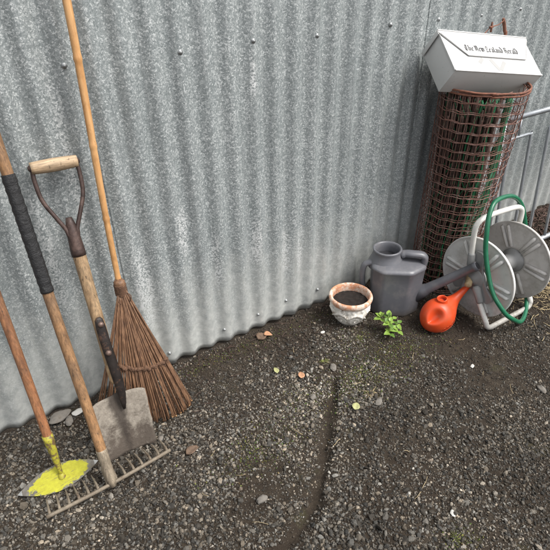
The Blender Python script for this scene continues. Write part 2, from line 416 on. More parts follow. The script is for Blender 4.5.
# ------------------------------------------------------------------ ground sheet
def axis_pts(a, b, step, lo, hi):
    core = np.arange(a, b, step); out = []; s = step
    x = core[-1]; right = []
    while x < hi: s *= 1.35; x += s; right.append(x)
    s = step; x = core[0]; left = []
    while x > lo: s *= 1.35; x -= s; left.append(x)
    return np.concatenate([left[::-1], core, right])
gx = axis_pts(-.7, 3.0, .008, -60, 60); gy = axis_pts(-1.7, .06, .008, -60, 60)
XX, YY = np.meshgrid(gx, gy, indexing='ij'); ZZ = gh(XX, YY)
co = np.stack([XX, YY, ZZ], -1).reshape(-1, 3).astype(np.float32); nx_, ny_ = len(gx), len(gy)
idx = np.arange(nx_*ny_).reshape(nx_, ny_)
quads = np.stack([idx[:-1, :-1], idx[1:, :-1], idx[1:, 1:], idx[:-1, 1:]], -1).reshape(-1, 4)
def np_mesh(name, co, faces, mat, smooth=False):
    me = bpy.data.meshes.new(name); n, k = faces.shape
    me.vertices.add(len(co)); me.vertices.foreach_set('co', np.asarray(co, np.float32).ravel())
    me.loops.add(n*k); me.loops.foreach_set('vertex_index', faces.astype(np.int32).ravel())
    me.polygons.add(n); me.polygons.foreach_set('loop_start', np.arange(0, n*k, k, dtype=np.int32))
    me.polygons.foreach_set('use_smooth', np.full(n, smooth)); me.update(calc_edges=True); me.validate()
    me.materials.append(mat); o = bpy.data.objects.new(name, me); C.objects.link(o); return o
tag(np_mesh('ground', co, quads, MT['ground'], True), kind='structure')

# ------------------------------------------------------------------ gravel (stuff)
ph = (1+5**.5)/2
ico = np.array([(-1, ph, 0), (1, ph, 0), (-1, -ph, 0), (1, -ph, 0), (0, -1, ph), (0, 1, ph), (0, -1, -ph), (0, 1, -ph), (ph, 0, -1), (ph, 0, 1), (-ph, 0, -1), (-ph, 0, 1)], float)/math.hypot(1, ph)
icf = np.array([(0, 11, 5), (0, 5, 1), (0, 1, 7), (0, 7, 10), (0, 10, 11), (1, 5, 9), (5, 11, 4), (11, 10, 2), (10, 7, 6), (7, 1, 8), (3, 9, 4), (3, 4, 2), (3, 2, 6), (3, 6, 8), (3, 8, 9), (4, 9, 5), (2, 4, 11), (6, 2, 10), (8, 6, 7), (9, 8, 1)])
def scatter(name, xs, ys, rad, tint, flat=.65, sink=.25):
    n = len(xs)
    sc = rng.uniform(.6, 1.35, (n, 1, 3)); sc[:, :, 2] *= flat
    P = ico[None]*rng.uniform(.68, 1.12, (n, 12, 1))*sc
    q = rng.normal(size=(n, 4)); q[:, 1:3] *= .45; q /= np.linalg.norm(q, axis=1, keepdims=True)
    w_, x_, y_, z_ = q.T
    Rm = np.stack([1-2*(y_*y_+z_*z_), 2*(x_*y_-z_*w_), 2*(x_*z_+y_*w_), 2*(x_*y_+z_*w_), 1-2*(x_*x_+z_*z_), 2*(y_*z_-x_*w_), 2*(x_*z_-y_*w_), 2*(y_*z_+x_*w_), 1-2*(x_*x_+y_*y_)], -1).reshape(n, 3, 3)
    P = np.einsum('nij,nkj->nki', Rm, P)*rad[:, None, None]
    z = gh(xs, ys) + rad*sink*rng.uniform(0, 2.2, n)
    P += np.stack([xs, ys, z], -1)[:, None, :]
    fc = (icf[None] + 12*np.arange(n)[:, None, None]).reshape(-1, 3)
    o = np_mesh(name, P.reshape(-1, 3), fc, MT['pebble'])
    at = o.data.attributes.new('tint', 'FLOAT_COLOR', 'POINT')
    c = np.concatenate([tint, np.ones((n, 1))], 1)[:, None, :].repeat(12, 1)
    at.data.foreach_set('color', c.astype(np.float32).ravel()); return o
N = 330000
xs = rng.uniform(-.75, 3.1, N); ys = rng.uniform(-1.75, -.004, N)
s = soiliness(xs, ys)
core = (ys > -.52-.655*(xs+.22)) & (ys > -1.29+.64*(xs-.956))      # the yard in front of the fence; thinner further out
keep = (rng.random(N) > s*.93) & (core | (rng.random(N) < .20))
xs, ys, s, core = xs[keep], ys[keep], s[keep], core[keep]; n = len(xs)
patch = vnoise(xs, ys, 3.1, 31)
rad = np.clip(rng.lognormal(math.log(.0028), .45, n), .0011, .0105)*(1-.35*s)*(.85+.35*patch)*(1-.15*np.clip((xs-1.0)/.4, 0, 1))
rad[~core] *= 1.5
g = rng.random(n); v = rng.uniform(.7, 1.3, n)
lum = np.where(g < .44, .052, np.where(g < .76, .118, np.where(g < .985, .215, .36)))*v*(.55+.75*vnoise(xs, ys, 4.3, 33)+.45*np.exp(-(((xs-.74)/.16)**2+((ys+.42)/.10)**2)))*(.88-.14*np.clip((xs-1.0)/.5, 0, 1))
warm = rng.uniform(0, 1, n)[:, None]
tint = lum[:, None]*((1-warm)*np.array([[1.04, 1.0, .90]]) + warm*np.array([[1.22, 1.0, .74]]))
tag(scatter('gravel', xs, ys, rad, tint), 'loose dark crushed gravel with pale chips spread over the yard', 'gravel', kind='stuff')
moss = []
for (mx, my, sx_, sy_, k_) in ((.50, -.50, .10, .05, 900), (.95, -.46, .10, .05, 1100), (1.15, -.41, .12, .05, 900), (.72, -.40, .06, .04, 300), (1.08, -.27, .08, .05, 350), (.62, -.07, .25, .02, 700), (.79, -1.03, .03, .02, 200)):
    moss.append(np.stack([rng.normal(mx, sx_, k_), rng.normal(my, sy_, k_)], -1))
moss = np.concatenate(moss); moss = moss[moss[:, 1] < -.012]; n = len(moss)
mt_ = rng.uniform(.5, 1.5, n)[:, None]*np.array([[.105, .115, .030]])*(1+rng.uniform(-.3, .3, (n, 3)))
tag(scatter('moss', moss[:, 0], moss[:, 1], rng.uniform(.0008, .0030, n), mt_, .3, .6), 'olive green flecks of moss and seedlings in patches on the soil', 'moss', kind='stuff')
# crumbs of soil and litter
N = 30000
xs = rng.uniform(-.4, 3.0, N); ys = -np.abs(rng.normal(0, .35, N))-.003
keep = (rng.random(N) < soiliness(xs, ys)) & (ys > -1.5); xs, ys = xs[keep], ys[keep]; n = len(xs)
rad = np.clip(rng.lognormal(math.log(.0024), .5, n), .001, .008)
lum = np.where(rng.random(n) < .9, .040, .13)*rng.uniform(.6, 1.5, n)
tint = lum[:, None]*np.array([[1.15, .92, .70]])
tag(scatter('soil_crumbs', xs, ys, rad, tint), 'dark brown crumbs of damp soil along the fence foot', 'soil', kind='stuff')

# ------------------------------------------------------------------ corrugated fence
fence = empty('corrugated_fence', (.9, 0, 0), 'weathered grey galvanised corrugated iron fence behind all the tools', 'fence')
PITCH, AMP, CREST = .0762, .0080, .67
def wall_y(x): return -AMP*math.cos(2*math.pi*(x/PITCH - CREST))
FH = 1.85
def sheet(x0, x1, off, z0):
    nx = int((x1-x0)/PITCH*14); nz = 24; vs, fs = [], []
    for j in range(nz+1):
        z = z0 + (FH-z0)*(j/nz)**1.4
        for i in range(nx+1):
            x = x0 + (x1-x0)*i/nx
            y = wall_y(x) + off + .0035*mn.noise(V((x*1.7, z*1.3, 5))) + .0012*mn.noise(V((x*9, z*2.5, 1)))
            vs.append((x, y, z + (.006*mn.noise(V((x*8, 3, 0))) if j == 0 else 0)))
    for j in range(nz):
        for i in range(nx):
            a = j*(nx+1)+i; fs.append((a, a+1, a+nx+2, a+nx+1))
    return vs, fs
x = CREST*PITCH - 20.5*PITCH; k = 0
while x < 4.9:
    L = 9.6*PITCH
    s_ = obj('iron_sheet', sheet(x, x+L, -.0016*(k % 2), .004 + (.007 if k % 2 else 0)), MT['galv'], fence)
    md = s_.modifiers.new('gauge', 'SOLIDIFY'); md.thickness = .0008; md.offset = 0
    x += 8*PITCH; k += 1
SC = [.288, .584, .814, 1.032, 1.317, 1.58, 1.81, 2.032, 2.26, 2.49, .05, -.18, -.41, 2.72, 2.95]
for rz in (1.06, 1.70):
    for sx in SC:
        kx = round(sx/PITCH-CREST); xx = (kx+CREST)*PITCH; zz = rz+random.uniform(-.006, .006)
        prof = [(0.0001, .0055), (.0026, .0052), (.0034, .0042), (.0036, .0024), (.0068, .0016), (.0075, .0003), (.0075, -.002)]
        obj('screw', lathe(prof, (xx, wall_y(xx)-.0018, zz), 10, V((0, -1, 0))), MT['screw'], fence)
for sx, sz in ((.645, .066), (.796, .073), (.933, .08), (.42, .06), (1.09, .075), (1.6, .07), (2.3, .12)):
    obj('screw', lathe([(0.0001, .006), (.003, .0055), (.0040, .003), (.0065, .001), (.0065, -.003)], (sx, wall_y(sx)-.0022, sz), 10, V((0, -1, 0))), MT['screw'], fence)
for z in (.25, 1.06, 1.70):
    obj('rail', box((1.6, .045, z), (3.3, 0, 0), (0, .033, 0), (0, 0, .022), .002), MT['post'], fence, 'auto')
for px_ in (-1.1, .9, 2.9, 4.6):
    obj('post', box((px_, .132, .90), (.045, 0, 0), (0, .050, 0), (0, 0, .95), .003), MT['post'], fence, 'auto')

# ------------------------------------------------------------------ leaning tools
def lerp(a, b, t): return V(a)*(1-t) + V(b)*t
def shaft(a, b, r0, r1, mat_, parent, name='handle', n=40, wob=.002, seg=16, seed=0):
    a, b = V(a), V(b); P, rr = [], []
    for i in range(n+1):
        t = i/n; q = lerp(a, b, t)
        q += V((wob*mn.noise(V((t*3, seed, 0))), wob*mn.noise(V((t*3, seed, 9))), 0))
        P.append(q); rr.append((r0*(1-t)+r1*t)*(1+.03*mn.noise(V((t*14, seed, 4)))))
    rr[0] *= .9; rr[-1] *= .85
    return obj(name, tube(P, rr, seg), mat_, parent)

# --- hoe
H = V((-.035, -.285, .018)); HT = V((-.03, -.15, .55)); Hw = H + (HT-H)*((0-.013-H.y)/(HT.y-H.y))
hd = (Hw-H).normalized()
hoe = empty('hoe', (-.04, -.29, 0), 'wooden handled hoe with a yellow painted pointed blade leaning at far left', 'hoe')
shaft(H+hd*.115, Hw, .0125, .0120, MT['handle_hoe'], hoe, seed=3)
obj('socket', tube([H+hd*t for t in (0.0, .03, .05, .09, .13, .150)], [.0055, .0065, .0085, .0112, .0142, .0150], 14), MT['yellow_socket'], hoe)
bc = V((-.043, -.283, .020)); L1 = V((1, -.055, .02)).normalized(); L2 = V((.02, .93, .30)).normalized(); L2 = (L2-L1*L2.dot(L1)).normalized(); Ln = L1.cross(L2)
def lens(s0, s1, n, hw, t0, t1, hl=.112):
    pts = []
    ss = [s0+(s1-s0)*i/n for i in range(n+1)]
    w_ = lambda s: hw*max(0, 1-abs(s/hl)**1.9)
    up = [(s, w_(s)) for s in ss]; dn = [(s, -w_(s)*.95) for s in reversed(ss)]
    poly = up + dn
    ded = [poly[0]]
    for p in poly[1:]:
        if (p[0]-ded[-1][0])**2+(p[1]-ded[-1][1])**2 > 1e-9: ded.append(p)
    if (ded[0][0]-ded[-1][0])**2+(ded[0][1]-ded[-1][1])**2 < 1e-9: ded.pop()
    return prism(ded, bc, L1, L2, Ln, t0, t1)
bl = obj('blade', lens(-.112, .112, 40, .041, -.0015, .0014), MT['hoe_blade'], hoe, False)
for sg in (-1, 1): obj('sharpened_tip', lens(sg*.100 if sg > 0 else -.1115, .1115 if sg > 0 else -.100, 6, .042, .0013, .0019), MT['bright_edge'], bl, False)
obj('weld', lathe([(0.0001, .016), (.006, .015), (.009, .008), (.011, .001)], H-V((0, 0, .0)), 12, hd), MT['yellow_socket'], hoe)

# --- steel rake with taped handle
RG = V((.080, -.384, .030)); RT = V((.078, -.13, .919)); Rw = RG+(RT-RG)*((-.020-RG.y)/(RT.y-RG.y)); rd = (Rw-RG).normalized()
rake = empty('garden_rake', (.08, -.38, 0), 'long steel garden rake with black taped wooden handle, its tines flat on gravel', 'rake')
shaft(RG+rd*.02, Rw, .0138, .0128, MT['handle_rake'], rake, seed=5)
def onr(z): return RG+(Rw-RG)*((z-RG.z)/(Rw.z-RG.z))
P = [onr(.591+(.870-.591)*i/60) for i in range(61)]
obj('tape_wrap', tube(P, [.0152+.0005*math.sin(i*1.35)+.0011*random.random() for i in range(61)], 16), MT['tape'], rake)
e0, e1 = V((-.101, -.392, .022)), V((.262, -.374, .026)); bd = (e1-e0).normalized()
n = 26; P = [lerp(e0, e1, i/n)+V((0, -.006*math.sin(math.pi*i/n), 0)) for i in range(n+1)]
obj('head_bar', tube(P, [.0062*(1+.08*mn.noise(V((i*.9, 0, 0)))) for i in range(n+1)], 8, flat=.85), MT['rake_steel'], rake)
for i in range(14):
    q = lerp(e0, e1, (i+.35)/13.7); jx = random.uniform(-.003, .003)
    pts = smooth_path([q, q+V((jx*.3, .014, .003)), q+V((jx-.001, .040, -.004)), q+V((jx*1.5-.003, .068, -.016))], 4)
    k_ = len(pts); obj('tine', tube(pts, [.0046*(1-.62*j/(k_-1)) for j in range(k_)], 7), MT['rake_steel'], rake)
obj('ferrule', tube([RG-V((0, .012, .012)), RG+rd*.01, RG+rd*.06, RG+rd*.105, RG+rd*.11], [.008, .0142, .0148, .0150, .0142], 14), MT['rake_dirt'], rake)

# --- square mouth shovel
sb = V((.170, -.292, .004)); sg = V((.196, -.030, .868)); sdv = (sg-sb).normalized()
shovel = empty('shovel', (.17, -.28, 0), 'old D grip shovel with mud caked square blade, between steel rake and bamboo rake', 'shovel')
side = V((1, -.02, -.02)); side = (side-sdv*side.dot(sdv)).normalized(); fr = side.cross(sdv).normalized()
if fr.y > 0: fr = -fr
cb = V((.168, -.292, .0)); 
vs, fs = [], []; nu, nv = 20, 20
for face in (0, 1):
    for j in range(nv+1):
        t = j/nv
        for i in range(nu+1):
            u = i/nu*2-1; wd = .0755+.005*t
            if t < .04: wd -= .006*(1-t/.04)
            q = cb + side*u*wd + (sdv*.93 - fr*-.0)*(t*.215 - (.010*abs(u)**6 if t > .9 else 0))
            dz = .012*(u*u) - .010*math.exp(-(u/.12)**2)*max(0, t-.45)*1.6 + .002*mn.noise(V((u*3, t*3, 0)))
            q = q + fr*(dz + .006*math.sin(t*3) - (.0022 if face else 0))
            q += side*(.0025*mn.noise(V((t*8, u*4, 7)))) + sdv*.004*mn.noise(V((u*5, 2, face)))*(1 if t < .1 else 0)
            vs.append(q)
st = (nu+1)*(nv+1)
for f_ in (0, 1):
    for j in range(nv):
        for i in range(nu):
            a = f_*st+j*(nu+1)+i; q4 = (a, a+1, a+nu+2, a+nu+1); fs.append(q4 if f_ == 0 else q4[::-1])
edge = [j*(nu+1) for j in range(nv+1)]+[nv*(nu+1)+i for i in range(1, nu+1)]+[j*(nu+1)+nu for j in range(nv-1, -1, -1)]+[i for i in range(nu-1, 0, -1)]
fs += [(edge[i], edge[(i+1) % len(edge)], edge[(i+1) % len(edge)]+st, edge[i]+st) for i in range(len(edge))]
obj('blade', (vs, fs), MT['blade'], shovel)
# strap that runs up from the blade along the front of the shaft, two bolts
def ons(t, f=0., s_=0.): return sb+sdv*t+fr*f+side*s_
kink = lambda t: .004+.030*max(0, 1-abs(t-.27)/.27)
P = [ons(t, .012+.022*math.sin(min(1, max(0, (t-.12)/.30))*math.pi*.5), .010*math.exp(-((t-.22)/.12)**2)) for t in (.150, .17, .20, .24, .30, .36, .42, .445, .452)]
obj('strap', tube(P, [.004, .008, .0115, .0138, .0140, .0140, .0135, .0110, .006], 12, flat=.45, up=side), MT['black_iron'], shovel)
for t in (.345, .432):
    obj('bolt', lathe([(0.0001, .0065), (.004, .006), (.0075, .004), (.0085, .000), (.0085, -.006)], ons(t, .0345+.006, .002), 12, fr), MT['bolt'], shovel)
shaft(ons(.24, .010, .004), ons(.655, .0, .0), .0160, .0178, MT['handle_light'], shovel, seed=9, wob=.001)
obj('shaft_socket', tube([ons(t) for t in (.625, .635, .69, .715, .73)], [.0192, .0195, .0160, .0120, .008], 16), MT['dark_iron'], shovel)
for s_ in (-1, 1):
    P = smooth_path([ons(.64, .004, s_*.006), ons(.69, .004, s_*.011), ons(.735, .003, s_*.030), ons(.785, .0, s_*.051), ons(.84, 0, s_*.056), ons(.868, 0, s_*.053)], 5)
    obj('yoke', tube(P, [.0075]*6+[.0056]*(len(P)-6), 10, flat=.8), MT['dark_iron'], shovel)
g0, g1 = ons(.868, 0, -.057), ons(.868, 0, .057)
P = [lerp(g0, g1, i/14) for i in range(15)]
obj('grip', tube(P, [.0150*(1+.16*math.sin(math.pi*i/14)) for i in range(15)], 16), MT['grip'], shovel)
for q, s_ in ((g0, -1), (g1, 1)): obj('rivet', lathe([(0.0001, .006), (.005, .005), (.0085, .002), (.0095, -.003)], q+side*s_*.001, 12, side*s_), MT['dark_iron'], shovel)

# --- bamboo leaf rake
brk = empty('bamboo_rake', (.26, -.17, 0), 'tall bamboo leaf rake with brown fan of thin tines spread on the gravel', 'rake')
B0, B1 = V((.276, -.105, .430)), V((.316, -.030, 1.42))
nodes = [.492, .675, .874, 1.079, 1.29]
P, rr = [], []
NB = 150
for i in range(NB+1):
    t = i/NB; q = lerp(B0, B1, t); q.x += .0022*math.sin(q.z*7)
    r = .0082+.0024*t
    dn = min(abs(q.z-z) for z in nodes); r *= 1+.15*math.exp(-(dn/.0045)**2)-.04*math.exp(-((dn-.014)/.008)**2)
    P.append(q); rr.append(r)
obj('pole', tube(P, rr, 14), MT['bamboo'], brk)
T0 = V((.276, -.118, .450)); NT = 62
tips = []
RTip, MTip, LTip = V((.400, -.228, .014)), V((.272, -.240, .012)), V((.112, -.165, .085))
for i in range(NT):
    t = i/(NT-1)
    tip = LTip*(1-t)**2 + (MTip*2-LTip*.5-RTip*.5)*2*t*(1-t) + RTip*t*t
    tip += V((random.uniform(-.003, .003), random.uniform(-.006, .006), 0)); tip.z = max(.006, tip.z+random.uniform(-.008, .010))
    a = T0+V(((t-.5)*.022, random.uniform(-.004, .004), random.uniform(-.01, .01)))
    b = lerp(a, tip, .5)+V((0, -.016, .012)); c_ = lerp(a, tip, .86)+V((0, -.012+random.uniform(-.004, .003), .008))
    pts = smooth_path([a, lerp(a, b, .5)+V((0, -.004, 0)), b, c_, tip+V((0, .000, .008)), tip+V((.0, .013, -.002))], 4)
    n = len(pts); o = obj('tine', tube(pts, [.0029-.0010*j/(n-1) for j in range(n)], 6, flat=.55, up=(1, 0, 0)), MT['tine'], brk)
    if t > .62 and i % 4 == 1: obj('tip', tube(pts[-5:], .0023, 6), MT['tine_tip'], o)
    tips.append((a, b, c_, tip))
def band(fr_, rad, name, wob=.0, yo=-.004):
    P = []
    for i, (a, b, c_, tip) in enumerate(tips):
        q = lerp(a, tip, fr_)+V((0, -.016*math.sin(min(1, fr_*1.2)*math.pi)+yo+(wob if i % 2 else -wob), .010)); P.append(q)
    P = smooth_path(P, 2); return obj(name, tube(P, [rad*(1+.25*mn.noise(V((i*.8, fr_*9, 0)))) for i in range(len(P))], 8), MT['twine'], brk)
band(.56, .0058, 'woven_band', .0015); band(.585, .0042, 'woven_band', .0015, -.001); band(.90, .0030, 'lower_band', .002)
P = []
for i in range(90):
    a = i*.62; z = -.018+.036*i/89; P.append(T0+V((.0165*math.cos(a), .0165*math.sin(a)+.006, z+.008)))
obj('binding', tube(P, .0022, 6), MT['twine'], brk)
obj('bundle_top', tube([T0+V((0, .006, z)) for z in (-.055, -.02, .0, .02, .034, .040)], [.0175, .0150, .0125, .0145, .0165, .012], 14), MT['tine'], brk)
for s_ in (-1, 1):
    obj('cord_end', tube(smooth_path([T0+V((s_*.012, -.010, .0)), T0+V((s_*.020, -.018, -.010)), T0+V((s_*.014, -.020, -.026))], 4), .0014, 5), MT['twine'], brk)

# ------------------------------------------------------------------ terracotta pot
pc = V((1.138, -.150, ghs(1.138, -.15)-.002))
pot = empty('flower_pot', pc, 'round terracotta pot with orange rim and white relief body, beside the grey watering can', 'pot')
prof = [(.0001, .0), (.036, .0), (.042, .003), (.050, .012), (.060, .028), (.0695, .048), (.0745, .068), (.0745, .086), (.072, .098), (.071, .106)]
prof = [(a.x, a.y) for a in smooth_path([(r, h, 0) for r, h in prof], 7)]
def relief(a, h, i):
    if h < .008: return 0
    env = min(1, (h-.008)/.02)
    sw = .5+.5*math.cos(a*8); band_ = .018*abs(math.sin(a*4))
    g1 = math.exp(-((h-.060-band_)/.008)**2)*.0075
    g2 = math.exp(-((h-.090)/.006)**2)*.0050*(.5+.5*math.cos(a*24))
    u_ = ((a*8/(2*math.pi)) % 1-.5); rr_ = math.hypot(u_*.055, h-.040)
    g3 = .0070*max(0, math.cos(rr_*330))*math.exp(-(rr_/.016)**2)
    return env*(g1+g2+g3+.0015*mn.noise(V((math.cos(a)*25, math.sin(a)*25, h*350))))
obj('body', lathe(prof, pc, 192, fn=relief), MT['whitewash'], pot)
prof = [(.0715, .100), (.079, .103), (.0855, .112), (.0870, .120), (.0855, .127), (.081, .131), (.076, .130), (.0725, .124), (.071, .114), (.071, .098)]
prof = [(a.x, a.y) for a in smooth_path([(r, h, 0) for r, h in prof], 3)]
obj('rim', lathe(prof, pc, 96, fn=lambda a, h, i: .0008*mn.noise(V((math.cos(a)*9, math.sin(a)*9, h*90)))), MT['terracotta'], pot)
vs, fs = [], []; nr = 24
for j in range(nr+1):
    for k_ in range(72):
        a = 2*math.pi*k_/72; r = .0715*j/nr
        vs.append(pc+V((r*math.cos(a), r*math.sin(a), .096+.006*mn.noise(V((r*math.cos(a)*60, r*math.sin(a)*60, 0)))-.006*(1-j/nr))))
for j in range(nr):
    for k_ in range(72): fs.append((j*72+k_, j*72+(k_+1) % 72, (j+1)*72+(k_+1) % 72, (j+1)*72+k_))
obj('soil', (vs, fs), MT['soil'], pot)

# ------------------------------------------------------------------ grey watering can
WT = math.radians(-38); wc = V((1.352, -.180, ghs(1.35, -.18)-.003))
ex = V((math.cos(WT), math.sin(WT), 0)); ey = V((-ex.y, ex.x, 0)); ez = V((0, 0, 1))
can = empty('watering_can', wc, 'large dark grey plastic watering can with long spout resting against the hose reel', 'watering can')
def wp(a, b, c_): return wc+ex*a+ey*b+ez*c_
def octring(A, B, ch, z, n=6, rr=.014):
    k = A/.106
    p = [(A, -.030*k), (A, .030*k), (A-.060*k, B), (-A+ch, B), (-A, B-ch), (-A, -B+ch), (-A+ch, -B), (A-.060*k, -B)]
    p = roundpoly(p, rr*min(1, k), n); return [(x_, y_, z) for x_, y_ in p]
rings = [octring(A, B, ch, z) for A, B, ch, z in (
    (.086, .062, .030, .000), (.094, .070, .032, .001), (.0985, .0745, .034, .006), (.099, .075, .035, .012), (.100, .076, .036, .08), (.1035, .079, .038, .16), (.106, .081, .039, .206),
    (.108, .083, .040, .210), (.108, .083, .040, .215), (.105, .080, .040, .220), (.096, .071, .037, .225), (.075, .052, .030, .230), (.03, .02, .012, .234), (.002, .002, .0008, .2345))]
nn = len(rings[0]); vs = [wp(*q) for r_ in rings for q in r_]
fs = [tuple(reversed(range(nn)))] + [(j*nn+i, j*nn+(i+1) % nn, (j+1)*nn+(i+1) % nn, (j+1)*nn+i) for j in range(len(rings)-1) for i in range(nn)] + [tuple((len(rings)-1)*nn+i for i in range(nn))]
obj('body', (vs, fs), MT['can_grey'], can)
nc = wp(-.042, .018, .002); nax = V((0, 0, 1))-ex*.02
prof = [(.074, .195), (.072, .214), (.067, .226), (.0610, .237), (.0570, .250), (.0555, .260), (.0575, .265), (.0585, .270), (.0560, .274), (.0510, .273), (.0480, .268), (.0465, .250), (.0465, .222)]
obj('neck', lathe(prof, nc, 56, nax), MT['can_grey'], can)
obj('opening_shade', lathe([(.0467, .232), (.03, .230), (.0001, .229)], nc, 40, nax), MT['can_dark'], can)  # dark disc plugging the neck, in place of its shaded hollow
# top handle: from the neck over to the shoulder above the spout
P = smooth_path([wp(.012, .010, .252), wp(.028, .006, .260), wp(.05, 0, .262), (wp(.082, 0, .260)), wp(.098, 0, .251), wp(.101, 0, .235), wp(.098, 0, .210)], 5)
obj('top_handle', tube(P, [.0150]*4+[.0135]*(len(P)-4), 14, flat=1.45, up=(0, 0, 1)), MT['can_grey'], can)
P = smooth_path([wp(-.082, .0, .215), wp(-.112, .0, .216), wp(-.134, .0, .202), wp(-.140, 0, .16), wp(-.134, 0, .10), wp(-.120, 0, .065), wp(-.090, 0, .055)], 5)
obj('back_handle', tube(P, .0125, 14, flat=1.25), MT['can_grey'], can)
sp0, sp1 = V((1.428, -.268, .098)), V((1.522, -.417, .260))
SD = (sp1-sp0).normalized()
P = [sp0-SD*.05, sp0, sp0+SD*.012, sp0+SD*.02]+[lerp(sp0, sp1, t) for t in (.3, .6, .93, .935, .99, 1.0)]
obj('spout', tube(P, [.034, .027, .0235, .0215, .0195, .0180, .0165, .0180, .0178, .0165], 20), MT['can_grey'], can)
obj('spout_mouth_shade', lathe([(.0145, .0), (.0001, .0)], sp1+SD*.0007, 18, SD), MT['can_dark'], can)  # dark disc laid on the closed spout end as its shaded bore

# ------------------------------------------------------------------ small orange watering can
oc = V((1.400, -.384, ghs(1.4, -.37)))
oran = empty('small_watering_can', oc, 'small bright orange egg shaped plastic watering can in front of the grey one', 'watering can')
ox = V((.93, -.02, 0)).normalized(); ax_ = V((.90, -.05, .46)).normalized()
ow = V((0, 1, 0)); ow = (ow-ax_*ow.dot(ax_)).normalized(); ou = ax_.cross(ow)
if ou.z < 0: ou = -ou
spine = [(-.066, 0), (-.064, .014), (-.058, .026), (-.046, .040), (-.030, .0505), (-.010, .0570), (.012, .0580), (.034, .0520), (.054, .0410), (.072, .0290), (.090, .0200), (.108, .0145), (.128, .0115), (.150, .0095), (.172, .0080), (.190, .0072), (.192, .0068)]
spine = [(a if a < .1 else .1+(a-.1)*1.35, b) for a, b in spine]
sm = smooth_path([(a*1.06, b*1.17, 0) for a, b in spine], 4)
vs, fs = [], []; seg = 64
ob = oc+V((-.010, .004, .061))
viewd = (cam.matrix_world.translation-ob).normalized()
dc = ob-ax_*.02+ow*-.026+ou*.045
dent_dir = (dc-ob).normalized()
def osp(s): return ob+ax_*s + ou*(.018*max(0, (s-.05)/.14)) + ax_*.0
for q in sm:
    for k_ in range(seg):
        a = 2*math.pi*k_/seg; r = max(q.y, .0001)
        d = ow*math.cos(a)*.93+ou*math.sin(a)*1.04; p = osp(q.x)+d*r
        rel = p-ob; al = rel.dot(ax_)+.024; la = (rel-ax_*rel.dot(ax_)).normalized().dot(dent_dir)
        ang = math.acos(max(-1, min(1, la)))
        e = math.hypot(al/.037, ang/.50)
        if q.x < .06: p = p - d.normalized()*.0300/(1+math.exp((e-1)*13))
        if p.z < oc.z+.001: p.z = oc.z+.001
        vs.append(p)
for j in range(len(sm)-1):
    for k_ in range(seg): fs.append((j*seg+k_, j*seg+(k_+1) % seg, (j+1)*seg+(k_+1) % seg, (j+1)*seg+k_))
fs.append(tuple((len(sm)-1)*seg+k_ for k_ in range(seg)))
obj('body', (vs, fs), MT['orange'], oran)
fc = osp(.040)+ou*.053; fd = (V((0, 0, 1))*.9+ou*.4-ax_*.05).normalized()
obj('filler_neck', lathe([(.0245, -.012), (.0215, .002), (.0195, .012), (.0200, .0175), (.0185, .0190), (.0160, .0178), (.0150, .012), (.0150, -.004)], fc, 36, fd), MT['orange'], oran)
obj('filler_hole_shade', lathe([(.0152, .006), (.0001, .004)], fc, 24, fd), MT['orange_in'], oran)  # darker disc across the filler neck stands for the shade within
# raised squiggle moulded low on the front side
def onbody(s, a, lift=.0006):
    q = min(sm, key=lambda t: abs(t.x-s)); d = ow*math.cos(a)*.93+ou*math.sin(a)*1.04
    return osp(s)+d*(q.y+lift)
em = []
for j in range(5):
    b0 = -.030+j*.014
    em.append(tube(smooth_path([onbody(b0, math.pi*1.13), onbody(b0+.004, math.pi*1.06), onbody(b0+.010, math.pi*1.04), onbody(b0+.012, math.pi*1.10), onbody(b0+.007, math.pi*1.13)], 4), .0009, 5))
em.append(tube(smooth_path([onbody(-.034+.012*j, math.pi*(1.17-.004*j)) for j in range(7)], 3), .0009, 5))
obj('moulded_mark', merge(*em), MT['orange'], oran)

# ------------------------------------------------------------------ hose reel
rc = V((1.560, -.402, .188)); RR = .164; X2 = .226
reel = empty('hose_reel', (1.68, -.40, 0), 'pale grey plastic hose reel with two ribbed discs on a white tube frame', 'hose reel')
ra = V((1, .01, 0)).normalized()
def disc(x_off, sgn, mat_, name):
    c0 = rc+ra*x_off; ax = ra*sgn           # sgn -1: details on the -x side
    prof = [(.046, -.002), (.046, .004), (.060, .0045), (.150, .0025), (RR-.006, .0045), (RR-.003, .0075), (RR, .0070), (RR+.0015, .003), (RR, -.003), (RR-.004, -.004), (.150, -.0015), (.060, -.001), (.046, -.002)]
    d = obj(name, lathe(prof, c0, 96, ax, ref=V((0, 0, 1))), mat_, reel)
    u = V((0, 0, 1)); v = ax.cross(u)
    for k_ in range(6):
        an = math.radians(60*k_+28)
        for s_ in (-1, 1):
            rdv = math.cos(an)*u+math.sin(an)*v; tv = -math.sin(an)*u+math.cos(an)*v
            P = [c0+rdv*t+tv*s_*(.0095+.05*(t-.06))+ax*h for t, h in ((.056, .001), (.060, .0075), (.10, .0072), (.144, .0066), (.150, .001))]
            obj('rib', tube(P, [.003, .0076, .0076, .0076, .003], 10, flat=.95, up=tv), mat_, d)
    return d
disc(0, -1, MT['reel'], 'front_disc')
disc(X2, -1, MT['reel_back'], 'back_disc')
drumv = lathe([(.033, .002), (.033, X2-.020), (.050, X2-.012), (.050, X2+.004)], rc, 40, ra)
obj('drum', drumv, MT['reel_dark'], reel)
obj('drum_inside', lathe([(.034, X2+.006), (.034, X2+.03), (.0001, X2+.03)], rc, 30, ra), MT['reel_dark'], reel)
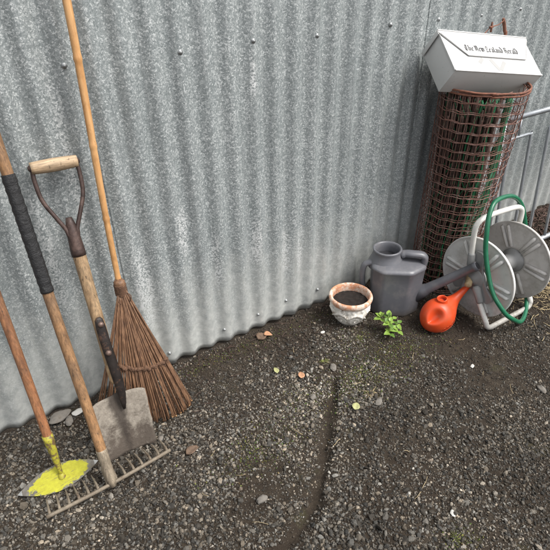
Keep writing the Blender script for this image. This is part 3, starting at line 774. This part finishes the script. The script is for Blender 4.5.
def star(xo, ax):
    u = V((0, 0, 1)); v = ax.cross(u); poly = []
    arms = [(0, .118), (128, .112), (232, .112)]
    for a_, L in arms:
        for da, r in ((-24, .058), (-11, L*.93), (-6, L), (6, L), (11, L*.93), (24, .058)):
            an = math.radians(a_+da); poly.append((math.cos(an)*r, math.sin(an)*r))
    poly = roundpoly(poly, .018, 3)
    return prism(poly, rc+ra*xo, u, v, ax, .0, .011)
br = obj('front_bracket', star(-.010, -ra), MT['reel_dark'], reel, 'auto')
obj('back_bracket', star(X2+.010, ra), MT['reel_dark'], reel, 'auto')
obj('hub', lathe([(.047, .010), (.046, .020), (.040, .026), (.020, .028), (.016, .034), (.0001, .034)], rc, 36, -ra), MT['reel_dark'], br)
fy = rc.y
def F_(x, y, z): return V((rc.x+x, fy+y, z))
fx0, fx1 = -.028, X2+.020
hp = [F_(fx0, .020, .250), F_(fx0, .030, .31), F_(fx0, .036, .385), F_(fx0+.012, .038, .412), F_(fx0+.040, .038, .424), F_(fx0+.10, .038, .426), F_(fx1-.06, .036, .420), F_(fx1-.02, .034, .410), F_(fx1-.002, .032, .385), F_(fx1, .03, .31), F_(fx1, .02, .25)]
obj('carry_handle', tube(smooth_path(hp, 5), .0105, 12), MT['reel_tube'], reel)
for s_ in (-1, 1):
    fp = [F_(fx0, s_*.020-.004, .150), F_(fx0, s_*.055-.01, .09), F_(fx0, s_*.088-.01, .045), F_(fx0+.004, s_*.098-.01, .022), F_(fx0+.022, s_*.102-.01, .0135), F_(fx0+.06, s_*.102-.01, .0125), F_(fx1-.06, s_*.102-.01, .0125), F_(fx1-.02, s_*.102-.01, .0135), F_(fx1-.004, s_*.098-.01, .024), F_(fx1, s_*.088-.01, .05), F_(fx1, s_*.02-.004, .150)]
    obj('foot_tube', tube(smooth_path(fp, 5), .0105, 12), MT['reel_tube'], reel)
for (y0, z0, y1, z1) in ((.018, .235, .027, .292), (-.022, .168, -.058, .108), (.018, .168, .030, .108)):
    for xo in (fx0, fx1):
        a, b = F_(xo, y0, z0), F_(xo, y1, z1)
        obj('tube_socket', tube([a, lerp(a, b, .15), lerp(a, b, .9), b], [.012, .0165, .0145, .0125], 14), MT['reel_dark'], reel)
kb = rc-ra*.028+V((0, -.012, -.002))
kn = obj('crank_knob', lathe([(.0001, .046), (.009, .045), (.0135, .041), (.014, .034), (.0118, .031), (.014, .028), (.014, .021), (.0118, .018), (.0145, .014), (.015, .0)], rc-ra*.020+V((0, .016, -.006)), 24, -ra*.6+V((0, -.35, -.2))), MT['coir'], reel)

# --- green hose looped over the reel
hosep = [(1.53, -.416, .410), (1.523, -.435, .333), (1.522, -.472, .243), (1.523, -.506, .183), (1.530, -.540, .145), (1.555, -.562, .105), (1.60, -.572, .068), (1.66, -.566, .028), (1.72, -.545, .0125), (1.775, -.515, .018), (1.822, -.476, .050), (1.850, -.440, .10), (1.865, -.400, .200), (1.853, -.372, .313), (1.81, -.357, .412), (1.72, -.362, .474), (1.60, -.379, .492), (1.55, -.398, .460)]
hose = obj('garden_hose', tube(smooth_path(hosep, 8, True), .0088, 14, True), MT['hose'])
tag(hose, 'single loop of dark green hose hung over the hose reel', 'hose')

# ------------------------------------------------------------------ roll of rusty wire mesh
mc = V((1.655, -.152, 0)); RH = .862
roll_ = empty('wire_mesh_roll', mc, 'tall upright roll of rusty wire mesh against the fence under the white box', 'wire mesh')
def rollp(a, z):
    turns = a/(2*math.pi); r = .134 - .0135*turns + .0025*math.sin(a*3+z*5) + .027*(z/RH)
    a_ = a + 4.0
    x_ = r*math.cos(a_)+ .003*mn.noise(V((a, z*6, 0))); y_ = r*math.sin(a_)+.002*mn.noise(V((a, z*6, 8)))
    return mc+V((x_+.014*(z/RH), y_-.024*(z/RH), z))
A_MAX = 2*math.pi*2.1
layers = []
nzw = 25
for j in range(nzw):
    z = .012+(RH-.02)*j/(nzw-1)
    pts = [rollp(A_MAX*i/190, z+.004*mn.noise(V((i*.05, j*1.3, 2)))+.002*math.sin(i*.9)) for i in range(191)]
    layers.append(tube(pts, .0017, 4))
obj('horizontal_wires', merge(*layers), MT['rust'], roll_)
layers = []; nvw = int(A_MAX*.14/.026)
for i in range(nvw):
    a = A_MAX*(i+.5)/nvw
    pts = [rollp(a+.02*mn.noise(V((z_*.9, i*1.7, 0))), .006+(RH-.012)*z_/26) for z_ in range(27)]
    layers.append(tube(pts, .0011, 4))
obj('upright_wires', merge(*layers), MT['rust'], roll_)
rim = []
for q in range(2):
    pts = [rollp(2*math.pi*i/64, RH-.004-.010*q)+V((0, 0, .003*mn.noise(V((i*.2, q, 0))))) for i in range(66)]
    rim.append(tube(pts, .0040, 6))
obj('rim_wire', merge(*rim), MT['rust_rim'], roll_)

# --- green netting bundled inside the roll
net = empty('garden_netting', mc+V((0, .0, .01)), 'dark green plastic netting bundled inside the rusty wire roll', 'netting')
strips = []
def strip(x0, y0, x1, y1, w_, seed, z1=.80, twist=1.2):
    vs, fs = [], []; n = 34
    for i in range(n+1):
        t = i/n; c0 = V((mc.x+x0*(1-t)+x1*t, mc.y+y0*(1-t)+y1*t, .02+z1*t)); c0 += V((.030*mn.noise(V((t*5, seed, 0))), .016*mn.noise(V((t*4, seed, 5))), 0)); w_i = w_*(.35+.9*abs(mn.noise(V((t*9, seed, 3))))*1.6)
        an = seed+twist*t; d = V((math.cos(an), math.sin(an), 0)); nrm = V((-d.y, d.x, 0))*.0012
        for q in (c0-d*w_i-nrm, c0+d*w_i-nrm, c0+d*w_i+nrm, c0-d*w_i+nrm): vs.append(q)
    for i in range(n):
        for k_ in range(4): fs.append((i*4+k_, i*4+(k_+1) % 4, i*4+4+(k_+1) % 4, i*4+4+k_))
    fs.append((3, 2, 1, 0)); fs.append((4*n, 4*n+1, 4*n+2, 4*n+3)); return vs, fs
for i, (xa, ya, xb, yb, w_, an) in enumerate([(-.082, -.050, -.076, -.088, .019, .5), (.030, -.085, .085, -.104, .017, -.3), (-.030, -.092, -.020, -.116, .013, .1), (.085, -.060, .120, -.070, .016, -.8)]):
    obj('net_strip', strip(xa, ya, xb, yb, w_, an, .80, .3), MT['netting'], net)
obj('pale_strap', strip(-.035, -.094, .082, -.113, .0085, -.1, .79, .1), MT['net_pale'], net)
obj('pale_strap', strip(-.010, -.098, .105, -.100, .005, -.3, .76, .1), MT['net_pale'], net)
# green diamond net
layers = []
for i in range(14):
    for sgn in (-1, 1):
        pts = []
        for j in range(40):
            z = .02+.80*j/39; a_ = 2*math.pi*i/22+sgn*z*5; r = .090+.010*mn.noise(V((a_, z*4, 0)))
            pts.append(mc+V((r*math.cos(a_), r*math.sin(a_), z)))
        layers.append(tube(pts, .0017, 3))
obj('net_mesh', merge(*layers), MT['netting'], net)
# --- brown sticks added inside the roll to keep its interior dark
sticks = empty('dark_filler_sticks', mc+V((.01, .01, .0)), 'brown sticks added inside the wire roll to darken its interior', 'sticks')
for i in range(135):
    a_, r = random.uniform(0, 6.28), random.uniform(.01, .078); a2, r2 = a_+random.uniform(-.5, .5), random.uniform(.03, .118); zt = random.uniform(.74, .84)
    P = [lerp(mc+V((r*math.cos(a_), r*math.sin(a_), .01)), mc+V((r2*math.cos(a2), r2*math.sin(a2), zt)), t/10)+V((.006*mn.noise(V((t*.7, i, 0))), .006*mn.noise(V((t*.7, i, 6))), 0)) for t in range(11)]
    obj('filler_stick', tube(P, [random.uniform(.005, .0095)*(1-.3*t/10) for t in range(11)], 6), MT['bark'], sticks)

# --- rusty rod sticking up behind the box
rod = empty('rusty_rod', (1.80, -.075, .0), 'rusty bent iron rod sticking up behind the white newspaper box', 'rod')
obj('rod', tube(smooth_path([(1.795, -.10, .30), (1.820, -.105, .70), (1.850, -.095, .97), (1.838, -.097, 1.01), (1.812, -.10, 1.052)], 5), [.0062]*20+[.0045], 8), MT['rust_rim'], rod)
obj('tie_wire', tube(smooth_path([(1.814, -.103, 1.046), (1.785, -.104, 1.034), (1.751, -.10, 1.028), (1.72, -.10, 1.008), (1.70, -.10, .985)], 4), .0018, 6), MT['rust_rim'], rod)
obj('wire_twist', merge(tube([(1.755, -.10, 1.012), (1.751, -.102, 1.045)], .0038, 6), tube([(1.738, -.105, 1.030), (1.764, -.098, 1.028)], .0038, 6)), MT['rust_rim'], rod)

# ------------------------------------------------------------------ newspaper box
bA = V((.381, -.085, -.051)).normalized(); bB = V((-.043, -.132, -.097)); bB = (bB-bA*bB.dot(bA)).normalized()
bC = bA.cross(bB).normalized()
if bC.z > 0: bC = -bC
LA, LB, LC = .380, .170, .100
bO = V((1.507, -.077, 1.032))
nb = empty('newspaper_box', bO+bA*LA/2+bC*LC, 'white tin newspaper box with black lettering tilted on top of the wire roll', 'letterbox')
cc = bO+bA*LA/2+bB*LB/2+bC*LC/2
obj('body', box(cc, bA*LA/2, bB*LB/2, bC*LC/2, .0012), MT['box'], nb, 'auto')
# seams: thin raised returns along the lower front edge and the end face
obj('seam', merge(box(bO+bA*LA/2+bB*(LB-.001)-bC*.0012, bA*LA*.499, bB*.003, bC*.0012, .0004), box(bO-bA*.001+bB*LB/2+bC*.002, bA*.0012, bB*LB*.49, bC*.0035, .0004)), MT['box'], nb, 'auto')
# lid: top plate, turned down end lips and tapering front flap
n_f = -bC     # outward normal of the flap face
lid = obj('lid', box(bO+bA*LA/2-bB*.0035+bC*(LC*.49)-bC*.002, bA*(LA/2+.006), bB*.0022, bC*(LC/2+.004), .001), MT['box'], nb, 'auto')
fl = [(-.006, -.0055), (LA+.006, -.0055), (LA+.006, .006), (LA-.042, .100), (LA-.050, .104), (.086, .104), (.078, .100), (-.006, .006)]
flap = obj('flap', prism(fl, bO, bA, bB, n_f, .0020, .0046), MT['box'], nb, 'auto')
obj('flap_lip', merge(tube([bO+bA*.0+bB*.010+n_f*.0046, bO+bA*.080+bB*.103+n_f*.0046, bO+bA*(LA-.045)+bB*.103+n_f*.0046, bO+bA*(LA+.001)+bB*.010+n_f*.0046], .0013, 6)), MT['box'], flap)
for s_, x0 in ((-1, -.006), (1, LA+.006)):
    obj('lid_lip', box(bO+bA*(x0-s_*-.0005)+bB*.004+bC*(LC*.47), bA*.0012, bB*.0085, bC*(LC*.50), .0006), MT['box'], nb, 'auto')
# lettering: broad-nib gothic strokes
NIB = (.140, .100)
def stroke(pl, th=1.0):
    out = []
    for (x0, y0), (x1, y1) in zip(pl[:-1], pl[1:]):
        nx, ny = NIB[0]*th, NIB[1]*th
        pts = [(x0-nx, y0-ny), (x0+nx, y0+ny), (x1+nx, y1+ny), (x1-nx, y1-ny)]
        out.append(pts)
    return out
def stem(x, y0=0, y1=1, foot=True, head=True):
    p = []
    if head: p.append((x-.14, y1-.10))
    p += [(x, y1-.22), (x, y0+.22)]
    if foot: p.append((x+.15, y0+.08))
    return stroke(p)
G = {
 'n': (stem(.2)+stem(.72)+stroke([(.28, .72), (.60, .92)], .45), 1.0),
 'h': (stem(.2, 0, 1.5)+stem(.72, -.12, 1, False)+stroke([(.28, .72), (.60, .92)], .45), 1.0),
 'l': (stem(.2, 0, 1.5), .5),
 'd': (stroke([(.05, 1.55), (.66, .85), (.70, .3), (.45, .06), (.2, .25), (.2, .75), (.48, .92)]), .95),
 'a': (stem(.66, 0, 1, True, False)+stroke([(.18, .82), (.42, .96), (.66, .78)])+stroke([(.66, .55), (.2, .42), (.2, .18), (.42, .05), (.64, .22)], .85), .95),
 'e': (stroke([(.62, .20), (.42, .05), (.2, .22), (.2, .76), (.46, .95), (.66, .74), (.28, .48)]), .82),
 'r': (stem(.2)+stroke([(.26, .72), (.50, .94), (.64, .78)]), .76),
 'w': (stroke([(.10, 1.02), (.18, .75), (.18, .25), (.42, .06), (.60, .22)])+stroke([(.48, 1.0), (.58, .78), (.58, .22)])+stroke([(.62, .15), (.82, .06), (1.02, .28), (1.02, .75), (.86, .98)]), 1.28),
 'T': (stroke([(.05, 1.18), (.30, 1.45), (.75, 1.28), (1.10, 1.48)], 1.2)+stroke([(.62, 1.25), (.62, .25)])+stroke([(.35, 1.2), (.16, .85), (.16, .35), (.5, .02), (.92, .16), (1.02, .36)], 1.1), 1.22),
 'N': (stroke([(.0, 1.22), (.18, 1.42), (.30, 1.15), (.30, .12), (.08, .0)], 1.1)+stroke([(.40, 1.28), (.70, 1.44), (.98, 1.15), (.98, .20), (.80, -.05)], 1.1)+stroke([(.30, 1.10), (.40, 1.28)], .7)+stroke([(.62, 1.2), (.62, .35)], .5), 1.32),
 'Z': (stroke([(.12, 1.22), (.36, 1.44), (.66, 1.24), (.92, 1.44)], 1.15)+stroke([(.92, 1.40), (.25, .12)], .8)+stroke([(.20, .15), (.45, .02), (.72, .16), (1.0, .10)], 1.15)+stroke([(.30, .78), (.82, .78)], .6)+stroke([(.1, 1.1), (.1, .8)], .7), 1.16),
 'H': (stroke([(.00, 1.28), (.20, 1.45), (.30, 1.2), (.30, .15), (.10, .0)], 1.1)+stroke([(.30, .72), (.62, .92), (.88, .70), (.88, .18), (.70, -.16)], 1.05)+stroke([(.62, 1.50), (.88, 1.30), (.80, 1.02)], .8), 1.2),
}
gl = []; pen = 0
for ch in 'The New Zealand Herald':
    if ch == ' ': pen += .42; continue
    st_, adv = G[ch]
    gl += [[(x_+pen, y_) for x_, y_ in p] for p in st_]; pen += adv
X0, X1 = .077, .312; sc_ = (X1-X0)/pen; YB = .082; SY = sc_*1.45
gs = []
for i, p in enumerate(gl):
    poly = [(X0+x_*sc_, YB-y_*SY) for x_, y_ in p]
    gs.append(prism(poly, bO, bA, bB, n_f, .0047, .0050+.00001*(i % 9)))
obj('lettering', merge(*gs), MT['ink'], flap, False)
def mark(p0, p1, w_):
    a, b = V((*p0, 0)), V((*p1, 0)); d = (b-a).normalized(); q = V((-d.y, d.x, 0))*w_
    return [((a-q).x, (a-q).y), ((b-q).x, (b-q).y), ((b+q).x, (b+q).y), ((a+q).x, (a+q).y)]
ms = [prism(mark(*a), bO, bA, bB, n_f, .0002, .0004+.0001*i) for i, a in enumerate([((.118, .130), (.140, .109), .007), ((.172, .110), (.196, .158), .008), ((.200, .157), (.232, .118), .007)])]
obj('tape_residue', merge(*ms), MT['residue'], nb, False)

# ------------------------------------------------------------------ metal gate leaning at right
gate = empty('metal_gate', (2.5, -.19, .0), 'grey galvanised tube gate with hooped bars leaning at the right edge by the fence', 'gate')
def gp(x, z): return V((x, -.205+.085*z, z+.012))
def gtube(name, pts, r, n=5): return obj(name, tube(smooth_path(pts, n) if n > 1 else pts, r, 12), MT['gate'], gate)
gtube('top_rail', [gp(1.885, .667), gp(3.20, .667)], .0115, 1)
gtube('bottom_rail', [gp(1.885, .014), gp(3.20, .014)], .0125, 1)
gtube('end_bar', [gp(1.892, .022), gp(1.892, .660)], .0100, 1); gtube('end_bar', [gp(3.192, .022), gp(3.192, .660)], .0100, 1)
for i in range(5):
    xa = 1.945+.270*i-.003; xb = xa+.142; zt = .582
    r = .018
    pts = [gp(xa, .02), gp(xa, .3), gp(xa, zt-r), gp(xa+r*.3, zt-r*.3), gp(xa+r, zt), gp((xa+xb)/2, zt), gp(xb-r, zt), gp(xb-r*.3, zt-r*.3), gp(xb, zt-r), gp(xb, .3), gp(xb, .02)]
    gtube('hoop_bar', pts, .0068)
    gtube('spacer', [gp((xa+xb)/2-.015, zt+.003), gp((xa+xb)/2-.015, .658)], .0045, 1)

# ------------------------------------------------------------------ little weed beside the pot
wx, wy = 1.205, -.310
weed = empty('weed', (wx, wy, ghs(wx, wy)), 'small bright green leafy weed growing between pot and grey watering can', 'plant')
def leafgeo(c0, d, nrm, L, W, fold=.25, n=7):
    d = V(d).normalized(); nrm = V(nrm); nrm = (nrm-d*nrm.dot(d)).normalized(); s_ = d.cross(nrm); vs, fs = [], []
    for i in range(n+1):
        t = i/n; w_ = W*(math.sin(math.pi*min(1, t**.75))**.8)*(1-.25*t)+.0004; drop = -.22*L*t*t
        for u in (-1, -.5, 0, .5, 1):
            vs.append(V(c0)+d*L*t+s_*u*w_+nrm*(drop+abs(u)*w_*fold+.03*L*math.sin(t*9+u*2)*.3))
    for i in range(n):
        for k_ in range(4): fs.append((i*5+k_, i*5+k_+1, i*5+k_+6, i*5+k_+5))
    return vs, fs
shoots = [(-.018, .040, .075), (.0, .012, .085), (.020, .022, .070), (-.03, -.028, .045), (.018, -.040, .05), (.048, -.012, .05), (.035, .008, .062), (-.012, -.008, .075)]
for i, (dx, dy, h) in enumerate(shoots):
    dx *= .7; dy *= .9
    b = V((wx, wy, ghs(wx, wy)-.003)); t_ = b+V((dx, dy, h))
    obj('stem', tube(smooth_path([b, b+V((dx*.4, dy*.4, h*.6)), t_], 4), .0014, 6), MT['stem'], weed)
    for j in range(5 if i < 3 else 4):
        a = random.uniform(0, 1)+j*2*math.pi/4.6; el_ = random.uniform(.0, .45) if j < 4 else 1.1
        d = V((math.cos(a)*math.cos(el_), math.sin(a)*math.cos(el_), math.sin(el_)))
        L = random.uniform(.021, .032)*(1 if j < 4 else .6)
        obj('leaf', leafgeo(t_-V((0, 0, .005*j*(1 if j < 4 else 0))), d, (0, -.2, 1), L, L*.36), MT['leaf' if random.random() < .75 else 'leaf_b'], weed)

# ------------------------------------------------------------------ litter on the ground
def fallen(x, y, L, W, ang, mat_, label, name='fallen_leaf', cat='leaf', lift=.008):
    z = ghs(x, y)+lift; d = V((math.cos(ang), math.sin(ang), .12))
    g = leafgeo((x, y, z), d, (.1, -.1, 1), L, W, .35)
    o = obj(name, g, MT[mat_]); md = o.modifiers.new('t', 'SOLIDIFY'); md.thickness = .0006
    return tag(o, label, cat)
fallen(.775, -.330, .036, .013, 1.0, 'leaf_orange', 'curled orange brown fallen leaf lying on gravel left of the groove')
fallen(.838, -.545, .036, .014, .6, 'leaf_pale', 'round pale yellow green fallen leaf on gravel right of the groove')
fallen(.755, -.065, .05, .022, .3, 'leaf_brown', 'crumpled rusty brown leaf at the foot of the iron fence')
fallen(.790, -.050, .034, .014, -.7, 'leaf_orange', 'tan curled leaf lying on the rusty leaf at the fence foot', lift=.014)
fallen(.722, -.255, .034, .010, 1.3, 'leaf_pale', 'small pale leaf near the top of the bare soil strip')
fallen(.30, -.40, .05, .014, .2, 'leaf_brown', 'dark brown leaf lying beside the end of the garden rake')
def chip(x, y, s, mat_, label, name='scrap', cat='scrap', flat=.35, ang=0):
    me = bmesh.new(); bmesh.ops.create_icosphere(me, subdivisions=3, radius=1)
    sd_ = random.random()*50; vs = []
    for v in me.verts:
        p = v.co*(1+.30*mn.noise(v.co*1.4+V((sd_, 0, 0)))+.08*mn.noise(v.co*5+V((sd_, 0, 0))))
        p = V((p.x*1.25, p.y*.8, p.z*flat)); p.rotate(Matrix.Rotation(ang, 3, 'Z')); vs.append(p*s+V((x, y, ghs(x, y)+s*flat*.7+.003)))
    fs = [tuple(v.index for v in f.verts) for f in me.faces]; me.free()
    return tag(obj(name, (vs, fs), MT[mat_], smooth='auto'), label, cat)
chip(.990, -.168, .008, 'paper', 'white chip on the soil just left of the flower pot', flat=.5)
chip(1.335, -.612, .008, 'paper', 'white scrap on the bare soil in front of the hose reel', flat=.3, ang=.4)
chip(.827, -.968, .008, 'paper', 'white flake on the gravel near the bottom right corner', flat=.3, ang=1)
chip(.070, -.050, .017, 'paper', 'white chip by the fence foot between hoe and rake handles', flat=.35, ang=.2)
chip(.012, -.042, .028, 'stone', 'flat grey stone at the fence foot behind the hoe handle', 'stone', 'stone', .4, .3)
chip(.035, -.075, .016, 'stone', 'small grey stone in front of the flat stone by the fence', 'stone', 'stone', .5, 1.3)
chip(1.438, -.820, .014, 'stone', 'dark angular stone on gravel toward the right edge', 'stone', 'stone', .5, 1.3)
chip(.413, -.655, .013, 'stone', 'pale round pebble on gravel below the bare patch', 'pebble', 'stone', .7)
chip(.758, -.422, .011, 'stone', 'pinkish pebble beside the top of the groove', 'pebble', 'stone', .7, .6)
chip(.930, -.560, .014, 'stone', 'half buried flat stone right of the pale yellow leaf', 'stone', 'stone', .3, .5)
chip(.905, -.345, .015, 'stone', 'grey stone in the soil above the groove', 'stone', 'stone', .4, .9)
chip(.258, -.300, .010, 'stone', 'pale chip under the right end of the rake tines', flat=.5, ang=.9)

def tuft(name, x, y, n, h, spread, mat_, label, lie=.3):
    gs = []
    for i in range(n):
        a = random.uniform(0, 6.28); r = random.uniform(0, spread*.3); b = V((x+r*math.cos(a), y+r*math.sin(a), 0)); b.z = ghs(b.x, b.y)-.001
        hh = h*random.uniform(.5, 1.1); d = V((math.cos(a), math.sin(a), 0))*spread*random.uniform(.4, 1.1)
        gs.append(tube(smooth_path([b, b+d*.4+V((0, 0, hh*.8)), b+d+V((0, 0, hh*(1-lie)))], 3), [.0009, .0009, .0008, .0007, .0006, .0004, .0003], 3))
    return tag(obj(name, merge(*gs), MT[mat_]), label, 'grass', kind=None)
tuft('grass_tuft', .935, -.515, 26, .012, .036, 'straw', 'dry straw coloured grass tuft on the gravel right of the groove', .8)
tuft('grass_tuft', .780, -1.020, 20, .010, .022, 'grass', 'small green grass tuft at the bottom edge of the picture', .6)
tuft('grass_tuft', 1.100, -.265, 18, .010, .018, 'grass', 'tiny green seedling clump just below the flower pot', .4)
tuft('grass_tuft', .900, -.300, 22, .012, .02, 'grass', 'tiny weeds in the soil above the groove', .4)
tuft('grass_tuft', .985, -.400, 16, .008, .026, 'grass', 'low yellow green weeds between pot and straw tuft', .6)
# spilled straw at the right edge, dead twigs along the fence: nobody could count them
def litter(name, n, fx_, Lr, rr_, mat_, label, cat):
    gs = []
    for i in range(n):
        x, y = fx_(); a = random.uniform(0, 6.28); L = random.uniform(*Lr); p = []
        for t in (-1, -.3, .4, 1):
            qx, qy = x+math.cos(a)*L*t*.5, y+math.sin(a)*L*t*.5+.004*t*t*random.uniform(-1, 1)
            p.append(V((qx, min(qy, -.018), ghs(qx, min(qy, -.018))+.004+random.uniform(0, .006))))
        gs.append(tube(p, random.uniform(*rr_), 4))
    return tag(obj(name, merge(*gs), MT[mat_]), label, cat, kind='stuff')
litter('spilled_straw', 900, lambda: (random.gauss(2.10, .16), random.gauss(-.50, .10)), (.012, .05), (.0006, .0013), 'straw', 'pale dry straw and clippings strewn beside the reel at the right edge', 'straw')
litter('dead_twigs', 420, lambda: (random.uniform(.25, 2.9), -.02-abs(random.gauss(0, .10))), (.012, .06), (.0006, .0014), 'bark', 'thin dead twigs and roots scattered along the fence foot', 'twigs')
litter('leaf_litter', 700, lambda: (random.uniform(2.15, 3.0), -.02-abs(random.gauss(0, .09))), (.012, .05), (.0015, .004), 'bark', 'dark heap of leaf litter and bark behind the gate', 'litter')
litter('dry_stalks', 32, lambda: (random.uniform(.2, 1.7), random.uniform(-.9, -.1)), (.012, .045), (.0005, .0009), 'straw', 'stray dry grass stalks scattered over the soil', 'stalks')
